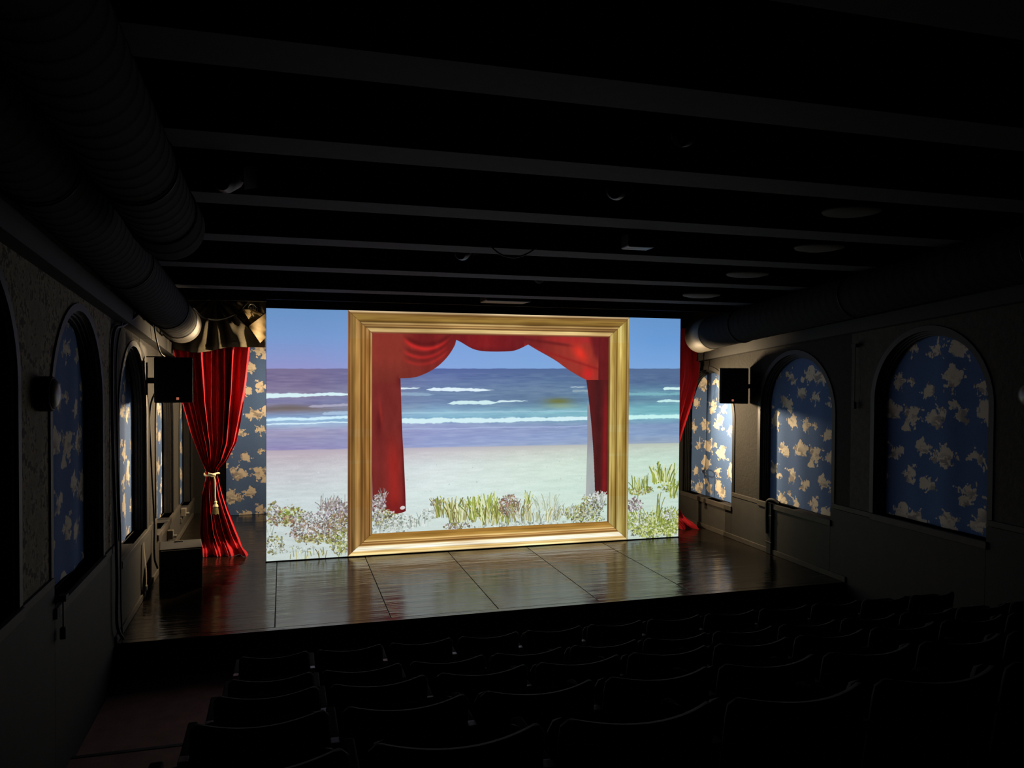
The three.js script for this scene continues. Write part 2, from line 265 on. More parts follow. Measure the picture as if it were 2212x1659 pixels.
// ---------------------------------------------------------------- projection screen and its picture
function paintScreen() {
  const W = 2048, H = 1136;
  const cv = document.createElement('canvas'); cv.width = W; cv.height = H; const g = cv.getContext('2d');
  const img = g.createImageData(W, H), D = img.data;
  const mix = (a, b, t) => [lerp(a[0], b[0], t), lerp(a[1], b[1], t), lerp(a[2], b[2], t)];
  const XS = [180, 760, 1330, 1900];
  const cols = [ // y, colours at the four columns
    [0, [106, 146, 196], [110, 152, 206], [110, 154, 208], [102, 148, 202]],
    [120, [118, 152, 206], [122, 160, 216], [122, 162, 218], [106, 154, 212]],
    [262, [146, 150, 204], [134, 166, 222], [128, 168, 220], [122, 166, 220]],
    [266, [122, 112, 148], [88, 104, 160], [84, 106, 150], [86, 110, 148]],
    [330, [122, 112, 148], [104, 122, 168], [96, 122, 158], [84, 108, 146]],
    [385, [136, 128, 158], [114, 138, 172], [104, 128, 158], [104, 150, 172]],
    [420, [124, 124, 164], [112, 134, 172], [96, 122, 152], [96, 132, 158]],
    [452, [132, 124, 140], [128, 160, 192], [112, 150, 172], [118, 176, 188]],
    [480, [132, 154, 192], [146, 188, 212], [138, 190, 204], [118, 178, 188]],
    [502, [146, 184, 216], [132, 178, 204], [124, 172, 192], [130, 190, 200]],
    [528, [160, 178, 208], [152, 166, 204], [130, 158, 188], [120, 160, 186]],
    [552, [158, 154, 186], [150, 158, 202], [140, 156, 194], [130, 155, 190]],
    [600, [148, 146, 184], [148, 160, 204], [146, 164, 204], [134, 160, 196]],
    [638, [146, 140, 184], [152, 166, 208], [150, 168, 202], [148, 164, 186]],
    [644, [182, 170, 184], [188, 182, 194], [186, 188, 186], [186, 196, 184]], [668, [190, 180, 190], [202, 200, 204], [200, 206, 198], [192, 208, 194]],
    [730, [198, 198, 204], [216, 226, 226], [210, 226, 214], [198, 222, 206]],
    [860, [202, 214, 216], [216, 230, 228], [208, 228, 217], [200, 223, 210]],
    [1136, [200, 212, 208], [204, 218, 212], [204, 220, 210], [196, 212, 200]],
  ];
  const foams = [ // x0, x1, y, thickness, colour, strength
    [0, 356, 392, 15, [214, 240, 246], 1, 0.5], [600, 690, 358, 5, [210, 230, 240], 1, 0], [718, 1050, 366, 13, [222, 240, 250], 1, 0.4], [820, 1080, 430, 12, [206, 236, 240], 1, 0],
    [1062, 1222, 422, 9, [216, 240, 244], 0.95, 0.8], [1950, 2048, 362, 9, [206, 240, 240], 1, 0], [1915, 2048, 428, 8, [200, 240, 238], 0.95, 0], [1440, 1530, 352, 3, [190, 210, 220], 0.8, 0], [1450, 1540, 374, 8, [150, 172, 186], 0.8, 0],
    [0, 356, 500, 9, [206, 236, 250], 1, 0], [0, 356, 520, 4, [214, 240, 252], 0.9, 0], [240, 356, 478, 8, [180, 206, 232], 0.7, 0], [180, 356, 442, 8, [186, 184, 206], 0.7, 0],
    [600, 1560, 514, 17, [212, 240, 246], 1, 0.3], [1740, 2048, 510, 17, [198, 242, 240], 1, 0.2], [0, 356, 549, 2, [170, 166, 208], 0.7, 0], [600, 1540, 551, 3, [168, 184, 222], 0.8, 0], [600, 1540, 474, 5, [168, 204, 222], 0.6, 0], [1740, 2048, 390, 9, [128, 184, 194], 0.8, 0], [600, 760, 386, 9, [150, 180, 204], 0.7, 0],
  ];
  for (let y = 0; y < H; y++) {
    for (let x = 0; x < W; x++) {
      const yy = y + (x - 1024) / 2048 * 12 * (y < 300 ? 1 : 0) + (y > 300 ? (y > 620 ? (x - 1024) / 1024 * -5 : 0) : 0) + (y > 290 && y < 660 ? (noise(x / 90, y / 12, 7) - 0.5) * 9 * smooth(640, 590, y) : y >= 660 ? 0 : (noise(x / 25, 0, 3) - 0.5) * 2);
      let k = 0; while (k < 2 && x > XS[k + 1]) k++;
      const t = clamp((x - XS[k]) / (XS[k + 1] - XS[k])); let r = 0; while (r < cols.length - 2 && yy > cols[r + 1][0]) r++;
      const s = clamp((yy - cols[r][0]) / (cols[r + 1][0] - cols[r][0]));
      let c = mix(mix(cols[r][k + 1], cols[r][k + 2], t), mix(cols[r + 1][k + 1], cols[r + 1][k + 2], t), s);
      if (y > 285 && y < 640) { const n = (fbm(x / 70, y / 7, 11, 3) - 0.5) * 26; c = [c[0] + n, c[1] + n, c[2] + n * 0.7]; }
      if (y > 660) { const n = (fbm(x / 60, y / 9, 19, 3) - 0.5) * 18 + (noise(x / 4, y / 3, 2) - 0.5) * 7; c = [c[0] + n, c[1] + n, c[2] + n]; }
      // brownish breakers
      const br = Math.exp(-(((x - 90) / 150) ** 2) - ((y - 452 + 6 * Math.sin(x / 60)) / 13) ** 2), ol = Math.exp(-(((x - 1380) / 66) ** 2) - ((y - 424) / 15) ** 2), ol2 = Math.exp(-(((x - 1390) / 80) ** 2) - ((y - 448) / 12) ** 2);
      c = mix(c, [108, 98, 92], br * 0.8); c = mix(c, [112, 118, 64], ol * 0.95); c = mix(c, [160, 180, 130], ol2 * 0.55);
      for (const [x0, x1, fy, th, fc, st, tail] of foams) {
        if (x < x0 || x > x1 || Math.abs(y - fy) > th + 16) continue;
        const q = (x - x0) / (x1 - x0), e0 = x0 === 0 || x0 === 600 || x0 === 1740 ? 1 : smooth(0, 0.12, q), e1 = x1 === 2048 || x1 === 356 || x1 > 1530 ? 1 : smooth(1, 0.75, q);
        const half = th * (tail ? 1 - tail * q : 1) * Math.min(e0, e1) * (0.6 + 0.5 * noise(x / 60, fy, 5) + 0.35 * noise(x / 12, fy, 25)) * 0.72, cy = fy + (noise(x / 90, fy, 8) - 0.5) * 5 + (noise(x / 14, fy, 18) - 0.5) * 2 - (x1 === 356 ? q * 7 : 0);
        const up = y < cy ? 1 : 0.8; c = mix(c, fc, st * smooth(half * 1.25 * up + 1, half * 0.75 * up, Math.abs(y - cy)));
      }
      const i = (y * W + x) * 4; D[i] = c[0]; D[i + 1] = c[1]; D[i + 2] = c[2]; D[i + 3] = 255;
    }
  }
  g.putImageData(img, 0, 0);
  // dune plants: dabs for flowers and leaves, strokes for grass
  reseed(901);
  const dab = (x, y, r, c, a = 1) => { g.globalAlpha = a; g.fillStyle = c; g.beginPath(); g.ellipse(x, y, r, r * (0.45 + rnd() * 0.5), rnd() * 3.1, 0, 6.3); g.fill(); g.globalAlpha = 1; };
  const blade = (x, y, h, lean, w, c) => { g.strokeStyle = c; g.lineWidth = w; g.beginPath(); g.moveTo(x, y); g.quadraticCurveTo(x + lean * 0.2, y - h * 0.6, x + lean, y - h); g.stroke(); };
  const pick = (a) => a[Math.floor(rnd() * a.length)];
  const MAUVE = ['#968a9a', '#807678', '#bdb6bc', '#d6d2d4', '#6a5f54', '#aba0a4', '#8a8074', '#e2e2e0'], GREY = ['#c8d0cc', '#9aa5a0', '#e6ece8', '#b4bcae', '#7f8a80', '#d8dcd8'], OLIVE = ['#9a9458', '#7f7a48', '#b8b070', '#cfd0a0', '#6a6238', '#8a9450'], GREEN = ['#8c9a42', '#a3b054', '#6f7d34', '#c2cc80', '#dfe4b8', '#7a8a3a'], BROWN = ['#8a7450', '#6b5538', '#a08a68', '#94665a', '#b6a080'];
  const DARK = ['#4e463a', '#5c5244', '#453d34', '#66604c'];
  const clump = (cx, cy, rx, ry, n, pal, r0 = 2.5, r1 = 7.5) => { if (pal !== GREY) for (let i = 0; i < n * 0.5; i++) { const a = rnd() * 6.28, q = Math.sqrt(rnd()); dab(cx + Math.cos(a) * rx * q, cy + ry * 0.15 + Math.sin(a) * ry * q, lerp(2, 6, rnd()), pick(DARK), 0.7); } for (let i = 0; i < n * 1.15; i++) { const a = rnd() * 6.28, q = Math.sqrt(rnd()); dab(cx + Math.cos(a) * rx * q * (0.8 + 0.4 * rnd()), cy + Math.sin(a) * ry * q * (0.8 + 0.4 * rnd()), lerp(r0, r1, rnd() * rnd() + 0.1), pick(pal), 0.85); } };
  const tuft = (cx, y, w, n, h, pal, lw = 3) => { for (let i = 0; i < n; i++) { const x = cx + (rnd() - 0.5) * w; blade(x, y + (rnd() - 0.5) * 20, h * (0.5 + rnd() * 0.6), (rnd() - 0.5) * h * 0.6 + (x - cx) * 0.25, lw * (0.6 + rnd() * 0.7), pick(pal)); } };
  for (let i = 0; i < 90; i++) { const x = rnd() * W, y = 690 + rnd() * 230; dab(x, y, 1.5 + rnd() * 3, pick(['#b8c0bc', '#dfe8e4', '#a8aca8']), 0.5); }
  clump(30, 910, 34, 40, 90, [...OLIVE, ...MAUVE]); clump(110, 930, 60, 40, 150, [...OLIVE, ...BROWN, ...GREEN]); clump(170, 960, 80, 36, 170, [...GREY, ...MAUVE]); clump(60, 955, 60, 24, 80, [...BROWN, ...OLIVE]);
  clump(190, 1010, 90, 44, 240, [...MAUVE, ...BROWN]); clump(300, 930, 74, 60, 320, MAUVE, 3, 8); clump(320, 1000, 66, 70, 330, [...MAUVE, ...BROWN, ...OLIVE]); clump(330, 1070, 50, 50, 170, [...GREEN, ...OLIVE, ...GREY]); clump(215, 1050, 90, 20, 90, OLIVE); clump(30, 1060, 50, 44, 120, [...OLIVE, ...GREY]);
  tuft(140, 1130, 90, 9, 46, OLIVE, 3); tuft(260, 1130, 140, 14, 44, OLIVE, 3); clump(130, 1090, 80, 16, 60, GREY); tuft(20, 1010, 60, 12, 50, GREY, 3); tuft(290, 900, 120, 24, 50, ['#7d7068', '#9c9088'], 2);
  clump(500, 915, 40, 60, 190, MAUVE, 3, 8); clump(530, 975, 70, 40, 180, [...GREY, ...OLIVE]); clump(600, 995, 80, 40, 260, GREY, 3, 8); clump(520, 1020, 60, 18, 60, GREY); tuft(690, 1010, 90, 20, 60, GREY, 3); clump(740, 960, 40, 30, 60, GREY); clump(770, 905, 26, 18, 60, MAUVE);
  tuft(830, 970, 120, 70, 80, [...OLIVE, ...GREEN], 4); tuft(900, 1000, 130, 80, 100, [...OLIVE, '#e8ecc8'], 4); clump(870, 1020, 70, 16, 80, [...OLIVE, ...MAUVE]); tuft(1010, 990, 160, 90, 110, [...GREEN, '#e6e8c0'], 4.5); tuft(1060, 1020, 140, 60, 100, [...GREEN, ...OLIVE], 4);
  clump(1130, 930, 52, 52, 220, [...BROWN, ...MAUVE], 3, 8); tuft(1160, 990, 120, 50, 80, [...BROWN, ...OLIVE], 3); tuft(1230, 930, 26, 12, 60, GREEN, 4); tuft(1260, 1020, 260, 110, 80, [...GREY, ...OLIVE], 2.5); tuft(1330, 960, 120, 34, 70, ['#b8c0a4', '#9da886', '#d4dccc'], 2.5); clump(1200, 1030, 240, 12, 140, GREY);
  clump(1480, 985, 66, 34, 150, [...GREEN, ...OLIVE]); clump(1560, 955, 66, 60, 300, [...GREY, ...OLIVE, '#5f6a50']); clump(1600, 930, 40, 40, 130, ['#b8bcc8', '#8d948c', '#e4e8ea', '#7c8668']); clump(1540, 1020, 90, 22, 120, [...GREEN, ...GREY]); tuft(1420, 1000, 100, 24, 60, GREY, 3);
  clump(1830, 885, 70, 24, 110, [...GREEN, ...OLIVE]); tuft(1830, 880, 90, 22, 70, GREEN, 4); tuft(1960, 850, 130, 40, 100, GREEN, 6); clump(1990, 880, 60, 20, 70, GREEN); tuft(2010, 930, 60, 14, 100, GREEN, 6); tuft(1930, 1030, 30, 5, 120, ['#8a8a4a', '#7a8040'], 6);
  clump(1800, 960, 40, 40, 120, MAUVE, 3, 8); clump(1800, 1050, 60, 60, 200, [...GREEN, ...GREY]); clump(1900, 1070, 120, 60, 420, GREEN, 4, 10); clump(2000, 1060, 60, 70, 240, GREEN, 4, 10); tuft(1900, 1060, 260, 60, 80, GREEN, 4); clump(1830, 1040, 50, 40, 70, GREY); clump(1990, 1020, 40, 30, 60, ['#e4e8ea', '#c4ccd0']);
  // drapes in the picture: one colour per cloth, shaded in the loop below
  const mk = document.createElement('canvas'); mk.width = W; mk.height = H; const h = mk.getContext('2d');
  const poly = (c, f) => { h.fillStyle = c; h.beginPath(); f(h); h.closePath(); h.fill(); };
  poly('rgb(0,0,255)', (p) => { p.moveTo(1534, 420); p.lineTo(1536, 640); p.lineTo(1530, 904); p.lineTo(1584, 902); p.lineTo(1580, 680); p.lineTo(1562, 500); });
  poly('rgb(255,0,0)', (p) => { p.moveTo(460, 90); p.lineTo(640, 90); p.lineTo(598, 312); p.bezierCurveTo(604, 470, 606, 560, 612, 640); p.bezierCurveTo(618, 760, 624, 850, 625, 938); p.bezierCurveTo(590, 956, 540, 950, 470, 930); });
  poly('rgb(255,0,0)', (p) => { p.moveTo(1560, 90); p.lineTo(1660, 90); p.lineTo(1652, 900); p.lineTo(1580, 902); p.bezierCurveTo(1576, 760, 1566, 560, 1528, 318); });
  poly('rgb(0,255,0)', (p) => { p.moveTo(860, 90); p.lineTo(1222, 90); p.lineTo(1220, 146); p.bezierCurveTo(1180, 166, 1160, 178, 1120, 180); p.bezierCurveTo(1040, 184, 990, 182, 966, 176); p.bezierCurveTo(920, 166, 900, 140, 861, 128); });
  poly('rgb(255,0,0)', (p) => { p.moveTo(590, 90); p.lineTo(880, 90); p.bezierCurveTo(868, 110, 862, 130, 858, 150); p.bezierCurveTo(836, 196, 790, 262, 700, 296); p.bezierCurveTo(664, 312, 630, 312, 597, 312); });
  poly('rgb(255,0,0)', (p) => { p.moveTo(1190, 90); p.lineTo(1580, 90); p.lineTo(1572, 326); p.bezierCurveTo(1556, 330, 1536, 322, 1526, 318); p.bezierCurveTo(1470, 292, 1420, 262, 1380, 232); p.bezierCurveTo(1330, 200, 1280, 180, 1220, 144); });
  const mask = h.getImageData(0, 0, W, H).data, out = g.getImageData(0, 0, W, H), O = out.data;
  const bump = (x, c, w) => Math.exp(-(((x - c) / w) ** 2));
  function drape(x, y) {
    let v;
    if (x < 650 && !(y < 312 && x > 590)) { // left column and its head
      v = mix([142, 50, 42], [122, 40, 38], smooth(290, 345, y)); v = mix(v, [118, 44, 36], smooth(200, 300, y) * 0.6 * smooth(345, 315, y));
      const low = smooth(520, 720, y);
      v = mix(v, [156, 38, 34], bump(x, 566 + (y - 700) * 0.03, 34) * low); v = mix(v, [84, 18, 26], smooth(596, 622, x + (620 - y) * 0.02) * smooth(330, 500, y) * 0.9); v = mix(v, [92, 24, 26], bump(x, 500, 14) * bump(y, 520, 60) * 0.8);
      v = mix(v, [164, 44, 40], bump(x, 508 + (y - 480) * 0.1, 7) * bump(y, 470, 60) * 0.6); v = mix(v, [100, 22, 26], bump(y, 326, 26) * smooth(560, 600, x) * 0.7); v = mix(v, [110, 26, 30], smooth(860, 940, y) * 0.6);
      return v;
    }
    if (x < 880) { // left swag: nested hanging folds
      const sag = (cx, a, y0) => y0 - a * ((x - cx) / 120) ** 2;
      v = mix([132, 36, 36], [142, 50, 42], smooth(720, 600, x)); v = mix(v, [104, 24, 26], smooth(170, 140, y) * bump(x, 710, 60) * 0.7);
      for (const [cx, y0, w, s] of [[718, 172, 12, 1], [700, 214, 9, 0.75], [690, 246, 8, 0.5]]) { const d = y - sag(cx, 52, y0); v = mix(v, [206, 42, 40], bump(d, 0, w) * s * smooth(600, 640, x) * smooth(840, 800, x)); v = mix(v, [92, 22, 24], bump(d, -20, 12) * 0.7 * s * smooth(600, 650, x)); }
      v = mix(v, [118, 44, 36], smooth(200, 300, y) * 0.6); v = mix(v, [120, 30, 32], smooth(790, 870, x) * 0.6);
      return v;
    }
    if (x < 1200) return mix(mix([116, 26, 32], [136, 30, 34], bump(x, 1000, 90)), [98, 24, 28], smooth(150, 182, y) * 0.6 + smooth(1120, 1220, x) * 0.25);
    if (x > 1592 || (x > 1520 && y > 318)) { v = mix([92, 27, 29], [74, 24, 26], bump(x, 1590 + (y - 300) * 0.02, 20)); v = mix(v, [132, 26, 30], bump(x, 1632 - (y - 500) * 0.01, 12) * smooth(300, 500, y)); return y > 318 ? v : mix(v, [126, 28, 32], 0.5); }
    v = mix([120, 32, 34], [158, 50, 42], smooth(1230, 1420, x)); v = mix(v, [170, 42, 42], bump(y, 118, 18) * smooth(1260, 1420, x));
    v = mix(v, [230, 50, 38], bump(x - (y - 150) * 0.45, 1478, 34) * bump(y, 186, 44)); v = mix(v, [206, 40, 38], bump(x, 1538, 34) * bump(y, 288, 36)); v = mix(v, [150, 34, 34], bump(y - (x - 1500) * 0.3, 236, 7) * 0.8);
    v = mix(v, [112, 28, 32], smooth(1540, 1575, x - (y - 150) * 0.25) * smooth(250, 180, y)); v = mix(v, [96, 24, 28], bump(y - (x - 1250) * 0.12, 124, 8) * smooth(1480, 1400, x) * 0.6);
    return v;
  }
  // gilded frame: colour profile across each side, 0 at the outer rim, 1 at the inner
  const PT = [[0, [214, 188, 150]], [0.05, [196, 166, 120]], [0.11, [118, 84, 44]], [0.22, [160, 124, 60]], [0.4, [146, 112, 52]], [0.47, [98, 70, 32]], [0.54, [214, 178, 116]], [0.6, [128, 92, 48]], [0.66, [184, 144, 88]], [0.72, [110, 78, 42]], [0.78, [222, 190, 124]], [0.88, [238, 206, 142]], [0.93, [180, 132, 84]], [0.97, [112, 56, 40]], [1, [126, 60, 44]]];
  const PL = [[0, [150, 110, 82]], [0.05, [104, 70, 44]], [0.11, [168, 124, 74]], [0.16, [128, 92, 48]], [0.26, [150, 116, 62]], [0.37, [194, 150, 90]], [0.48, [184, 140, 78]], [0.55, [112, 78, 40]], [0.62, [168, 120, 62]], [0.7, [134, 94, 46]], [0.76, [182, 134, 76]], [0.85, [172, 126, 70]], [0.885, [104, 66, 36]], [0.93, [208, 166, 108]], [0.97, [196, 150, 96]], [1, [92, 54, 34]]];
  const PB = [[0, [236, 208, 150]], [0.06, [250, 226, 166]], [0.12, [214, 178, 108]], [0.19, [222, 190, 128]], [0.24, [255, 250, 232]], [0.4, [255, 240, 204]], [0.45, [150, 112, 56]], [0.51, [124, 84, 44]], [0.56, [204, 162, 98]], [0.6, [138, 96, 46]], [0.66, [232, 196, 130]], [0.72, [172, 132, 66]], [0.8, [152, 112, 50]], [1, [146, 104, 46]]];
  const PR = [[0, [170, 150, 106]], [0.06, [206, 186, 128]], [0.12, [112, 82, 38]], [0.16, [150, 124, 56]], [0.3, [182, 156, 80]], [0.44, [220, 200, 130]], [0.55, [196, 170, 92]], [0.58, [112, 84, 32]], [0.66, [186, 160, 86]], [0.84, [206, 184, 110]], [0.9, [220, 200, 140]], [0.94, [120, 90, 40]], [1, [108, 80, 40]]];
  const FO = [357, 0, 1760, 1136], FI = [468, 104, 1646, 1036];
  for (let y = 0; y < H; y++) for (let x = 0; x < W; x++) {
    const i = (y * W + x) * 4; let c = null;
    if (x >= FO[0] && x <= FO[2]) {
      const tl = (x - FO[0]) / (FI[0] - FO[0]), tr = (FO[2] - x) / (FO[2] - FI[2]), tt = (y - FO[1]) / (FI[1] - FO[1]), tb = (FO[3] - y) / (FO[3] - FI[3]), t = Math.min(tl, tr, tt, tb);
      if (t < 1) {
        const s = t === tl ? [PL, y, 1] : t === tr ? [PR, y, 2] : t === tt ? [PT, x, 3] : [PB, x, 4];
        const w = (fbm(s[1] / 180, t * 5, 60 + s[2], 3) - 0.5), st = (noise(s[1] / 420, t * 46, 80 + s[2]) - 0.5);
        c = table(s[0], clamp(t + w * 0.02)).map((v, k) => v * (s[2] === 4 ? 1 : 0.93) * (1 + w * [0.4, 0.5, 0.62][k] + st * 0.28));
        if (s[2] < 3) c = c.map((v, k) => v * (1 + [0, -0.03, -0.1][k] * (fbm(y / 160, 3, 70, 2) > 0.5 ? 1 : 0)) * (s[2] === 1 ? lerp(1.04, 0.9, y / H) : lerp(1.06, 0.88, y / H)));
        const near2 = [tl, tr, tt, tb].sort((p, q) => p - q); if (near2[1] - near2[0] < 0.02) c = c.map((v) => v * 0.8);
      } else {
        const a = Math.max(mask[i], mask[i + 1], mask[i + 2]) / 255 * (mask[i + 3] / 255);
        if (a > 0.02) {
          const blue = mask[i + 2] > 128, col = blue ? mix([150, 140, 152], [172, 170, 170], smooth(600, 740, y)) : drape(x, y);
          const n = (fbm(x / 22, y / 60, 99, 3) - 0.5) * 14 + (noise(x / 2, y / 2, 12) - 0.5) * 5, aa = mask[i + 3] / 255;
          c = [0, 1, 2].map((k) => lerp(O[i + k], col[k] * [0.96, 1, 1][k] + [0, 2, 1][k] + n * [1, 0.5, 0.5][k], aa));
        }
      }
    }
    if (c) { O[i] = clamp(c[0], 0, 255); O[i + 1] = clamp(c[1], 0, 255); O[i + 2] = clamp(c[2], 0, 255); }
  }
  g.putImageData(out, 0, 0);
  // plants that stand in front of the painted cloth
  reseed(411);
  g.save(); g.beginPath(); g.rect(470, 104, 1176, 930); g.clip();
  clump(500, 895, 36, 44, 170, MAUVE, 3, 8); tuft(520, 870, 30, 12, 40, MAUVE, 2); clump(530, 945, 40, 20, 60, [...OLIVE, ...GREY]); dab(610, 922, 12, '#d8d0d0'); clump(1600, 905, 46, 22, 80, GREY); tuft(1620, 940, 60, 14, 60, GREY, 2.5);
  g.restore();
  const t = new THREE.CanvasTexture(cv); t.colorSpace = THREE.SRGBColorSpace; t.magFilter = THREE.LinearFilter; return t;
}
const picture = paintScreen();
const screen = thing('projection_screen', 'wide bright projection screen showing a gilded frame, red drapes and a beach', 'screen', [(SCREEN.x0 + SCREEN.x1) / 2, SCREEN.y0, SCREEN.z]);
{
  const w = SCREEN.x1 - SCREEN.x0, h = SCREEN.y1 - SCREEN.y0;
  part('picture_screen', new THREE.PlaneGeometry(w, h - 0.012).translate(0, h / 2 + 0.006, 0.012), new THREE.MeshStandardMaterial({ color: 0x050505, roughness: 0.9, emissive: 0xffffff, emissiveMap: picture, emissiveIntensity: 1.0 }), screen, 'projected beach picture inside a gilded frame');
  part('backing_board', [span(-w / 2 - 0.004, w / 2 + 0.004, 0.004, h + 0.004, -0.03, 0.01)], M.black, screen);
  part('bottom_rail', box(w + 0.02, 0.012, 0.05, 0, 0.006, 0, 0.003), M.blackGloss, screen);
  part('top_valance', grid(80, 4, (u, v) => [lerp(-w / 2 - 0.005, w / 2 + 0.005, u), lerp(h + 0.001, h + 0.17, v), 0.03 + 0.012 * Math.sin(u * 90) * v]), std(0x16161c, 0.9, 0, { side: THREE.DoubleSide }), screen, 'narrow black cloth above the picture');
}

// ---------------------------------------------------------------- cloud-printed cloths in the arches and the backdrop
function cloudCloth(name, label, side, k, off) {
  const x = (side < 0 ? XL : XR) + side * 0.118, z0 = NEAR(k) - OPEN - 0.05, z1 = NEAR(k) + 0.05, y0 = sillY(k) + 0.004, y1 = archTop(k) + 0.06, c = thing(name, label, 'curtain', [x, y0, (z0 + z1) / 2], 0, 'cloud-printed cloths in the arched windows');
  part('cloth', grid(40, 12, (u, v) => {
    const z = lerp(z0, z1, u) - (z0 + z1) / 2, fold = 0.012 * Math.sin(u * 9 + off * 7) + 0.006 * Math.sin(u * 23 + off * 3 + v);
    return [side * fold * 0.8, v * (y1 - y0), z, (u * (z1 - z0) * -side) / 2 + off * 0.37, (v * (y1 - y0)) / 2 + off * 0.23];
  }), M.cloud, c);
  return c;
}
cloudCloth('cloud_curtain', 'cloud-printed blue cloth in the leftmost arch, only a sliver at the photo edge', -1, -1, 0.3);
cloudCloth('cloud_curtain', 'dim cloud-printed blue cloth in the arch just right of the round left wall lamp', -1, 0, 1.2);
cloudCloth('cloud_curtain', 'half-lit cloud-printed blue cloth in the narrow arch left of the hanging left speaker', -1, 1, 2.7);
cloudCloth('cloud_curtain', 'bright narrow cloud-printed cloth in the arch straight below the hanging left speaker', -1, 2, 3.9);
cloudCloth('cloud_curtain', 'thin cloud-printed cloth strip in the arch touching the left red curtain', -1, 3, 4.4);
cloudCloth('cloud_curtain', 'large dark cloud-printed blue cloth in the rightmost arch', 1, 0, 5.3);
cloudCloth('cloud_curtain', 'cloud-printed cloth crossed by a slanting shadow in the middle right arch', 1, 1, 6.1);
cloudCloth('cloud_curtain', 'brightly lit cloud-printed cloth with a vertical fold beside the right red curtain', 1, 2, 7.45);
const drop = thing('cloud_backdrop', 'tall cloud-printed blue backdrop cloth hanging behind the stage left of the screen', 'backdrop', [2.4, SY + 0.004, -13.27]);
part('cloth', grid(120, 10, (u, v) => { const x = lerp(-3.284, 3.3, u); return [x, v * 3.35, 0.02 * Math.sin(u * 40) + 0.01 * Math.sin(u * 97 + v), x / 2 + 0.13, v * 1.675 + 0.42]; }), M.cloud, drop);
part('hanging_bar', rod([-3.3, 3.36, 0], [3.32, 3.36, 0], 0.02), M.painted, drop);

// ---------------------------------------------------------------- red curtains with tiebacks
function redCurtain(label, cords, z, left, right, hand) {
  const c = thing('red_curtain', label, 'curtain', [(table(left, 1.365) + table(right, 1.365)) / 2, SY, z]), ox = c.position.x, y0 = SY + 0.004, y1 = 3.34, n = 11;
  part('cloth', grid(420, 90, (u, v) => {
    const y = lerp(y0, y1, Math.pow(v, 1)), L = table(left, y), R = table(right, y), w = R - L, waist = Math.exp(-(((y - 1.365) / 0.16) ** 2)), floorward = smooth(0.55, 0.335, y);
    const wob = (u < 0.72 ? u : 0.72 + (u - 0.72) * 0.5) + 0.018 * Math.sin(u * 11 + y * 1.3 + hand) + 0.012 * Math.sin(u * 23 - y * 2.1);
    const ph = wob * n * 2 * Math.PI + 0.5 * Math.sin(y * 1.1), amp = (hand > 0 ? 1 : 0.55) * (0.066 - 0.026 * waist) * (0.75 + 0.35 * Math.sin(u * 17 + hand * 2)) * (1 - 0.82 * floorward) * (u > 0.72 ? 1.25 : 0.9) * smooth(-0.02, 0.04, u) * smooth(1.02, 0.97, u);
    let z2 = amp * (Math.sin(ph) + 0.16 * Math.sin(2 * ph + 1 + u * 9)) + 0.008 * Math.sin(ph * 2.3 + y * 3) - 0.06 * waist * Math.cos((u - 0.5) * Math.PI);
    const x = L + w * u + 0.3 * (w / n) * Math.cos(ph) * 0.5;
    z2 += floorward * (0.08 + 0.1 * u + 0.06 * Math.sin(u * 21 + 1) + 0.1 * (fbm(u * 9, y * 14, 5, 2) - 0.4)) + (1 - waist) * 0.02;
    const lift = floorward * 0.07 * fbm(u * 14, y * 14, 8, 2) * smooth(0.335, 0.4, y);
    return [x - ox, y - SY + lift, z2, u * 2.4, y];
  }), M.red, c);
  const t = new THREE.Group(); t.name = 'tieback'; c.add(t);
  const w = table(right, 1.365) - table(left, 1.365), loop = []; for (let i = 0; i <= 24; i++) { const a = i / 24 * Math.PI * 2; loop.push([Math.cos(a) * (w / 2 + 0.02), 1.365 - SY + 0.012 * Math.sin(a * 2), 0.02 + Math.sin(a) * 0.14]); }
  const rope = [tube(loop, 0.011, 60, 8), tube([[-0.03, 1.385 - SY, 0.165], [0.02, 1.375 - SY, 0.185], [0.055, 1.36 - SY, 0.17], [0.02, 1.35 - SY, 0.18], [-0.03, 1.385 - SY, 0.165]], 0.012, 30, 8)];
  const tx = hand > 0 ? 0.035 : -0.035;
  rope.push(tube([[tx, 1.37 - SY, 0.17], [tx + 0.012, 1.3 - SY, 0.175], [tx + 0.015, 1.15 - SY, 0.17], [tx + 0.02, 1.035 - SY, 0.17]], 0.009, 24, 8));
  part('rope', rope, M.rope, t, 'cream rope tied round the curtain');
  const pr = [[0.001, 0.05], [0.016, 0.046], [0.02, 0.03], [0.014, 0.012], [0.026, 0.0], [0.034, -0.02], [0.031, -0.03], [0.001, -0.031]].map((q) => new THREE.Vector2(...q));
  part('tassel_head', new THREE.LatheGeometry(pr, 18).translate(tx + 0.021, 0.99 - SY, 0.17), M.rope, t);
  const sk = []; for (let i = 0; i < 26; i++) { const a = i / 26 * 6.283, r = 0.024; sk.push(rod([tx + 0.021 + Math.cos(a) * r, 0.962 - SY, 0.17 + Math.sin(a) * r], [tx + 0.021 + Math.cos(a) * (r + 0.012), 0.875 - SY + 0.006 * Math.sin(i * 5), 0.17 + Math.sin(a) * (r + 0.012)], 0.0048, 5)); }
  const skirt = part('tassel_skirt', sk, M.tassel, t, 'olive tassel fringe'); skirt.userData.kind = 'stuff';
  return c;
}
